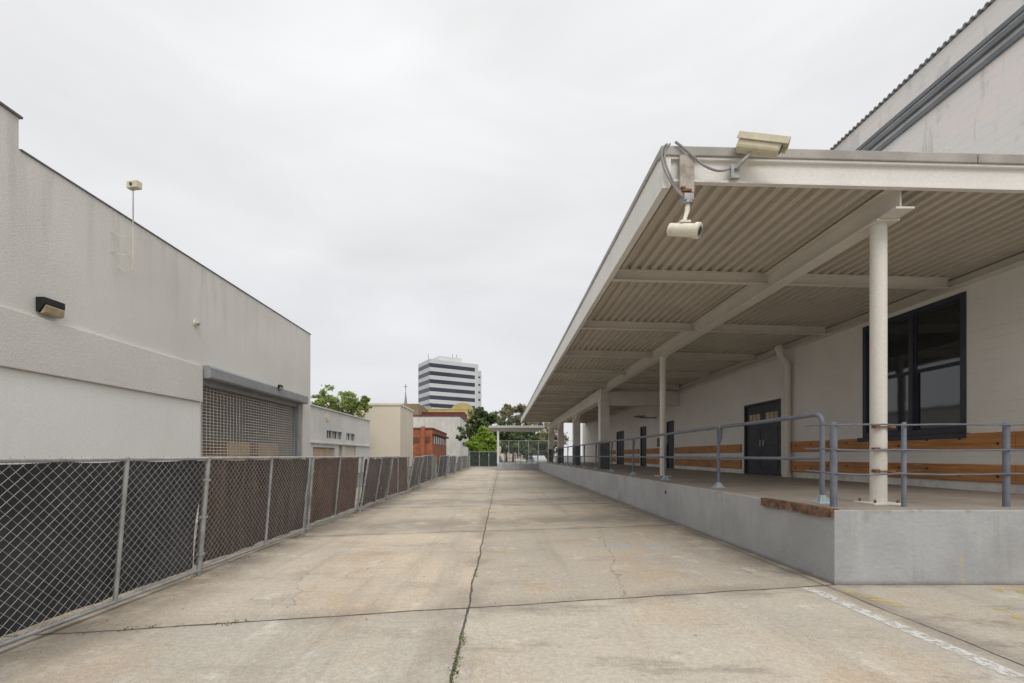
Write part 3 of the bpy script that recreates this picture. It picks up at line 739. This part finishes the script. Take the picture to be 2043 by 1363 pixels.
for k,(a_,b_,c_,d_) in enumerate(ops):
    q=M(); q.quad((-12.12,28+a_,c_),(-12.12,28+b_,c_),(-12.12,28+b_,d_),(-12.12,28+a_,d_))
    part(cb,"window" if k<5 else "garage_door",q,m_bw if k<5 else (m_tan2 if k!=6 else m_btan))
    if k<5:
        q=M(); ym=(a_+b_)/2+28; q.box(-12.11,-12.06,ym-.03,ym+.03,c_,d_); part(cb,"mullion",q,m_bwhite)
q=M(); q.tube([(-12.0,31.4,4.1),(-11.95,31.4,4.1)],.28,16); part(cb,"round_ornament",q,m_btan)

simple_building("tan_stucco_building","plain tan stucco box building with flat roof",-24,-12.2,55,63,7.5,m_btan,cap=m_btan)
o=simple_building("white_hall_building","tall white hall with pilasters and red coping",-19,-8.6,95,120,9.6,m_bwhite,cap=m_bmar,ch=.35)
for k in range(9):
    b=M(); x=-18.6+k*1.15; b.box(x,x+.2,94.8,94.998,0,9.5); part(o,"pilaster",b,m_bwhite)
o=simple_building("red_brick_building","small red brick building with dark windows",-14.2,-10.6,70,88,5.5,m_bred,cap=m_bred2)
for k in range(2):
    b=M(); x=-13.6+k*1.7; b.box(x,x+.9,69.93,69.998,3.4,4.3); part(o,"window",b,m_bred2)
for k in range(7):
    b=M(); y=71+k*2.3; b.box(-10.598,-10.53,y,y+1.3,3.3,4.5); part(o,"window",b,m_bw)
b=M(); b.box(-10.5,-10.1,70,88,4.7,5.0); part(o,"awning",b,m_bred2)
b=M(); b.box(-12.3,-11.7,69.4,69.9,0,5.9); part(o,"pier",b,m_bred)
simple_building("maroon_building","dark maroon flat-roofed building",-26,-11.3,138,150,14.4,m_bmar,cap=m_bmar)
simple_building("brown_stepped_building","brown stepped block below the office tower",-29,-24,132,150,16.5,mat("far_brown_paint",(.28,.21,.13),.8,.1,.3))
o=simple_building("ochre_building","ochre building with curved parapet",-40,-9.6,152,175,16.8,m_byel,cap=m_byel)
b=M(); b.prism([(-16.5,17.06)]+[(-13+3.5*math.cos(a),17.06+2.0*math.sin(a)) for a in [math.pi*(1-k/14) for k in range(15)]]+[(-9.5,17.06)],'y',152.1,154); part(o,"curved_parapet",b,m_byel)
for x in (-36,-31,-27): 
    b=M(); b.box(x,x+2.4,158,160,17.06,18.6); part(o,"rooftop_unit",b,m_roofg)
# tower seen on its corner
tw=thing("office_tower","white office tower with dark horizontal window bands","office tower",(-34,300,0))
m_tw=mat("tower_white_panel",(.62,.62,.63),.7,.05,.05,0); m_twd=mat("tower_dark_glass",(.055,.06,.08),.25,.2,.1,0)
b=M(); b.box(-18,16,-10,10,0,61.5); part(tw,"wall",b,m_tw,local=True)
for k in range(12):
    z=1.5+k*5.0
    b=M(); b.box(-18.06,13.5,-10.06,9.5,z,z+2.45); part(tw,"window_band",b,m_twd,local=True)
b=M(); b.box(16.002,20,-7,9,0,58); part(tw,"side_core",b,m_tw,local=True)
for k in range(11):
    z=3.0+k*5.0; b=M(); b.box(16.8,19.2,-7.05,8,z,z+1.2); part(tw,"slot_window",b,m_twd,local=True)
b=M(); b.box(-10,6,-6,6,61.5,65.0); part(tw,"penthouse",b,m_tw,local=True)
b=M()
for x in (-15,-6,2,5): b.tube([(x,0,61.5),(x,0,66.5+ (x%3))],.15,5)
parts(tw,"antenna",b,m_flash,local=True)
tw.rotation_euler=(0,0,R(31))
o=thing("church_spire","slender grey church spire with a cross","church spire",(-42,200,0))
b=M(); b.box(-1.3,1.3,-1.3,1.3,0,21); part(o,"belfry",b,m_roofg,local=True)
b=M(); b.tube([(0,0,21),(0,0,30)],[1.05,.08],8)
for a in range(4): b.tube([(1.1*math.cos(a*math.pi/2+.78),1.1*math.sin(a*math.pi/2+.78),20.5),(1.1*math.cos(a*math.pi/2+.78),1.1*math.sin(a*math.pi/2+.78),24)],[.3,.02],6)
part(o,"spire",b,m_roofg,local=True)
b=M(); b.box(-.1,.1,-.1,.1,29.9,33.0); b.box(-.6,.6,-.09,.09,31.6,31.9); part(o,"cross",b,m_flash,local=True)

simple_building("beige_low_building","long low beige building beyond the gate",-3,14,120,130,4.2,m_btan)
m_gfab=cloth("green_windscreen",(.03,.045,.033))
gt=thing("screened_gate","chain-link gate with dark green windscreen across the drive","gate",(-2.2,57,0))
for k in range(3):
    b=M(); x0=-3.95+k*1.2; b.box(x0+.05,x0+1.15,57,57.02,.12,1.85); part(gt,"windscreen",b,m_gfab)
b=M()
for k in range(4): b.tube([(-3.95+k*1.2,56.95,0),(-3.95+k*1.2,56.95,2.0)],.035,8)
b.tube([(-3.95,56.95,1.93),(-.35,56.95,1.93)],.025,6); b.tube([(-3.95,56.95,.1),(-.35,56.95,.1)],.025,6)
part(gt,"frame",b,m_galv)
tf=thing("tall_chain_link_fence","tall chain-link fence behind the end dock","fence",(4,60,0))
b=M()
for k in range(9): b.tube([(-.3+k*1.3,60,0),(-.3+k*1.3,60,3.4)],.035,6)
for z in (.1,3.4): b.tube([(-.3,60,z),(10.1,60,z)],.025,6)
part(tf,"frame",b,m_galv)
b=M()
for k in range(-34,104):
    xa0=-.3+k*.1
    xa=max(xa0,-.3); za=.1+(xa-xa0); xb=min(xa0+3.3,10.1); zb=.1+(xb-xa0)
    if xb-xa>.05:
        b.tube([(xa,60,za),(xb,60,zb)],.0015,3,cap=False); b.tube([(xa,60.01,3.5-za),(xb,60.01,3.5-zb)],.0015,3,cap=False)
part(tf,"chain_mesh",b,m_galv)

def car(x,y,rz,cm,label):
    o=thing("parked_car",label,"car",(x,y,0),"cars parked beyond the gate"); o.rotation_euler=(0,0,rz)
    prof=[(-2.2,.35),(2.15,.35),(2.25,.6),(2.1,.82),(1.2,.95),(.55,1.42),(-.9,1.45),(-1.7,1.0),(-2.2,.92),(-2.28,.6)]
    b=M(); b.prism(prof,'y',-.88,.88); part(o,"body",b,cm,bevel=.06,local=True)
    b=M(); b.prism([(.5,1.36),(1.0,.98),(-1.35,1.0),(-.85,1.39)],'y',-.89,.89); part(o,"window",b,m_bw,local=True)
    b=M(); b.quad((1.2,-.7,.97),(1.2,.7,.97),(.58,.65,1.42),(.58,-.65,1.42)); part(o,"windscreen",b,m_bw,local=True)
    for sx in (1.4,-1.4):
        for sy in (-.86,.86):
            b=M(); b.tube([(sx,sy-.1,.32),(sx,sy+.1,.32)],.32,16); w_=part(o,"wheel",b,m_black,smooth=True,local=True)
            b=M(); b.tube([(sx,sy-.105,.32),(sx,sy+.105,.32)],.18,10); part(w_,"rim",b,m_galv,local=True)
    for sy in (-.6,.6):
        b=M(); b.box(2.15,2.27,sy-.18,sy+.18,.62,.76); part(o,"headlight",b,m_bwhite,bevel=.02,local=True)
car(-1.0,73,R(80),mat("blue_car_paint",(.03,.09,.2),.3,.05),"blue parked car beyond the gate")
car(5.0,64,R(100),mat("silver_car_paint",(.35,.36,.37),.3,.05),"silver parked car behind the tall fence")

# ---------------------------------------------------------------- trees
def leafmat(name,a,c):
    n=N(name); f=n.noise(.9,3); g2=n.noise(9,2)
    col=n.mix(n.ss(f,.35,.65),a,c); col=n.mix(1,col,n.gray(n.ss(g2,.3,.7,.6,1.3)),'MULTIPLY')
    n.put(n.b.inputs["Base Color"],col); n.b.inputs["Roughness"].default_value=.6
    tr=n.new("ShaderNodeBsdfTranslucent"); n.put(tr.inputs["Color"],col)
    ms=n.new("ShaderNodeMixShader"); ms.inputs[0].default_value=.35
    out=[k for k in n.t.nodes if k.type=='OUTPUT_MATERIAL'][0]
    n.t.links.new(n.b.outputs[0],ms.inputs[1]); n.t.links.new(tr.outputs[0],ms.inputs[2]); n.t.links.new(ms.outputs[0],out.inputs[0])
    return n.m
m_bark=mat("bark",(.12,.09,.07),.95,.3,6,.5)
def tree(name,label,x,y,th,crown,lm,nl,ls,density=1.0,group=None):
    o=thing(name,label,"tree",(x,y,0),group)
    b=M(); b.tube([(0,0,0),(.1,0,th*.5),(0,.1,th)],[.28,.2,.15],8)
    for dx,dy,z,rx,rz in crown: b.tube([(0,.1,th*.8),(dx*.5,dy*.5,(th+z)/2),(dx,dy,z)],[.13,.08,.03],5)
    part(o,"trunk",b,m_bark,smooth=True,local=True)
    b=M()
    for dx,dy,z,rx,rz in crown:
        ncl=int(26*density)
        for _ in range(ncl):
            u=Vector((random.gauss(0,1),random.gauss(0,1),random.gauss(0,1))).normalized()*random.uniform(.35,1.05)
            c=Vector((dx+u.x*rx,dy+u.y*rx,z+u.z*rz)); cr=random.uniform(.25,.5)*rx*.55
            for _ in range(nl):
                p=c+Vector((random.gauss(0,.5),random.gauss(0,.5),random.gauss(0,.4)))*cr
                d1=Vector((random.gauss(0,1),random.gauss(0,1),random.gauss(0,1))).normalized(); d2=d1.orthogonal().normalized()
                s_=ls*random.uniform(.6,1.3); d1*=s_; d2*=s_*.6
                b.quad(p-d1,p-d2,p+d1,p+d2)
    part(o,"crown",b,lm,local=True)
lg=leafmat("leaf_fresh_green",(.16,.22,.05),(.32,.40,.10)); dg=leafmat("leaf_dark_green",(.08,.125,.045),(.16,.21,.08)); bg=leafmat("leaf_bright_green",(.15,.26,.02),(.30,.42,.05)); ob=leafmat("leaf_olive_brown",(.20,.18,.10),(.34,.30,.17))
tree("street_tree","leafy light green tree rising behind the workshop roof",-17.9,50,5.2,[(-1.6,0,7.1,1.7,1.3),(0,0,7.7,1.8,1.4),(1.7,0,7.0,1.6,1.0),(.6,1,6.6,2,1.2),(-2.2,1,8.0,1,.8),(2.6,.5,7.3,.9,.7)],lg,45,.13)
tree("street_tree","dense dark green tree beyond the gate",-4.4,82,3,[(0,0,7.4,2.4,2.2),(-1.6,0,5,2,2),(1.6,0,5.4,2.2,2),(.5,0,8.8,1.6,1.2),(2.6,0,8.2,1.6,1.3),(-.5,0,3,2,1.6)],dg,60,.20,1.3)
tree("street_tree","bright green rounded tree beyond the gate",-2.6,66,1.5,[(0,0,3.7,1.7,1.6),(-1.1,0,3.0,1.4,1.3),(1.3,0,3.2,1.2,1.3),(.3,0,4.8,1.1,.9),(0,0,2.3,1.9,.9)],bg,60,.14,1.4)
tree("street_tree","sparse olive brown tree beyond the canopy end",2.2,86,4,[(0,0,8.6,2.8,1.9),(-2.6,0,7.8,2.2,1.7),(2.2,0,7.0,2.4,1.8),(-1,0,10.0,1.6,1.1),(1.5,0,10.2,1.8,1.1),(0,0,5.5,3,1.7)],ob,50,.18,1.1)
tree("street_tree","sparse olive brown tree beyond the canopy end",7.5,92,4,[(0,0,8.6,2.6,1.8),(-2.6,0,6.6,2.4,1.6),(2.2,0,7.0,2.4,1.8)],ob,45,.2)
tree("street_tree","dark green tree beside the gate",0.8,78,2,[(0,0,5.6,2.2,2.0),(-1.8,0,5.0,1.7,1.8),(1.6,0,4.8,1.8,1.8),(0,0,3.2,2,1.5)],dg,55,.19,1.2)
tree("street_tree","low dark green tree behind the tall fence",4.4,76,1.5,[(0,0,4.2,2.2,2.0),(-1.8,0,3.4,1.7,1.8),(1.8,0,3.6,1.8,1.8),(0,0,2.2,2.4,1.3)],dg,60,.18,1.3)
tree("street_tree","low olive tree behind the tall fence",8.0,78,1.5,[(0,0,4.4,2.4,2.0),(-1.8,0,3.4,1.7,1.8),(1.8,0,3.6,1.8,1.8),(0,0,2.2,2.4,1.3)],ob,60,.18,1.3)

# ---------------------------------------------------------------- sky, sun, camera
W=bpy.data.worlds.new("World"); S.world=W; W.use_nodes=True; t=W.node_tree
bgn=t.nodes["Background"]
sky=t.nodes.new("ShaderNodeTexSky"); sky.sky_type='NISHITA'; sky.sun_disc=False; sky.sun_elevation=R(50); sky.sun_rotation=R(170)
tc=t.nodes.new("ShaderNodeTexCoord"); mp=t.nodes.new("ShaderNodeMapping"); mp.inputs["Scale"].default_value=(1,1,3.0); t.links.new(tc.outputs["Generated"],mp.inputs[0])
nz=t.nodes.new("ShaderNodeTexNoise"); nz.inputs["Scale"].default_value=1.7; nz.inputs["Detail"].default_value=6; nz.inputs["Roughness"].default_value=.52; nz.inputs["Distortion"].default_value=.5; t.links.new(mp.outputs[0],nz.inputs["Vector"])
rmp=t.nodes.new("ShaderNodeMapRange"); rmp.inputs[1].default_value=.3; rmp.inputs[2].default_value=.7; rmp.inputs[3].default_value=.88; rmp.inputs[4].default_value=1.06; t.links.new(nz.outputs["Fac"],rmp.inputs[0])
sp=t.nodes.new("ShaderNodeSeparateXYZ"); t.links.new(tc.outputs["Generated"],sp.inputs[0])
cr=t.nodes.new("ShaderNodeValToRGB"); t.links.new(sp.outputs[2],cr.inputs[0])
e=cr.color_ramp.elements; e[0].position=0; e[0].color=(.37,.37,.375,1); e[1].position=1; e[1].color=(1,1,1,1)
k=cr.color_ramp.elements.new(.15); k.color=(.370,.372,.384,1)
k=cr.color_ramp.elements.new(.4); k.color=(.415,.415,.42,1)
k=cr.color_ramp.elements.new(.72); k.color=(.45,.45,.452,1)
dbl=t.nodes.new("ShaderNodeVectorMath"); dbl.operation='SCALE'; dbl.inputs[3].default_value=2.13; t.links.new(cr.outputs[0],dbl.inputs[0])
mul=t.nodes.new("ShaderNodeVectorMath"); mul.operation='SCALE'; t.links.new(rmp.outputs[0],mul.inputs[3]); t.links.new(dbl.outputs[0],mul.inputs[0])
s1=t.nodes.new("ShaderNodeVectorMath"); s1.operation='SCALE'; s1.inputs[3].default_value=.1; t.links.new(sky.outputs[0],s1.inputs[0])
mx=t.nodes.new("ShaderNodeMix"); mx.data_type='RGBA'; mx.inputs[0].default_value=.95; t.links.new(s1.outputs[0],mx.inputs[6]); t.links.new(mul.outputs[0],mx.inputs[7])
t.links.new(mx.outputs[2],bgn.inputs[0]); bgn.inputs[1].default_value=1.0

sd=bpy.data.lights.new("sun",'SUN'); sd.energy=1.45; sd.angle=R(30); sd.color=(1,.96,.90)
so=bpy.data.objects.new("sun",sd); COL.objects.link(so); so.rotation_euler=(R(40),0,R(10)); so.location=(0,0,30)

cd=bpy.data.cameras.new("camera"); cam=bpy.data.objects.new("camera",cd); COL.objects.link(cam)
cam.location=(0,0,1.45); cam.rotation_euler=(R(90),0,0)
cd.lens=16; cd.sensor_width=36; cd.shift_x=.0105; cd.shift_y=.1114; cd.clip_end=3000; cd.clip_start=.05
S.camera=cam
S.view_settings.view_transform='Standard'; S.view_settings.look='None'; S.view_settings.exposure=0
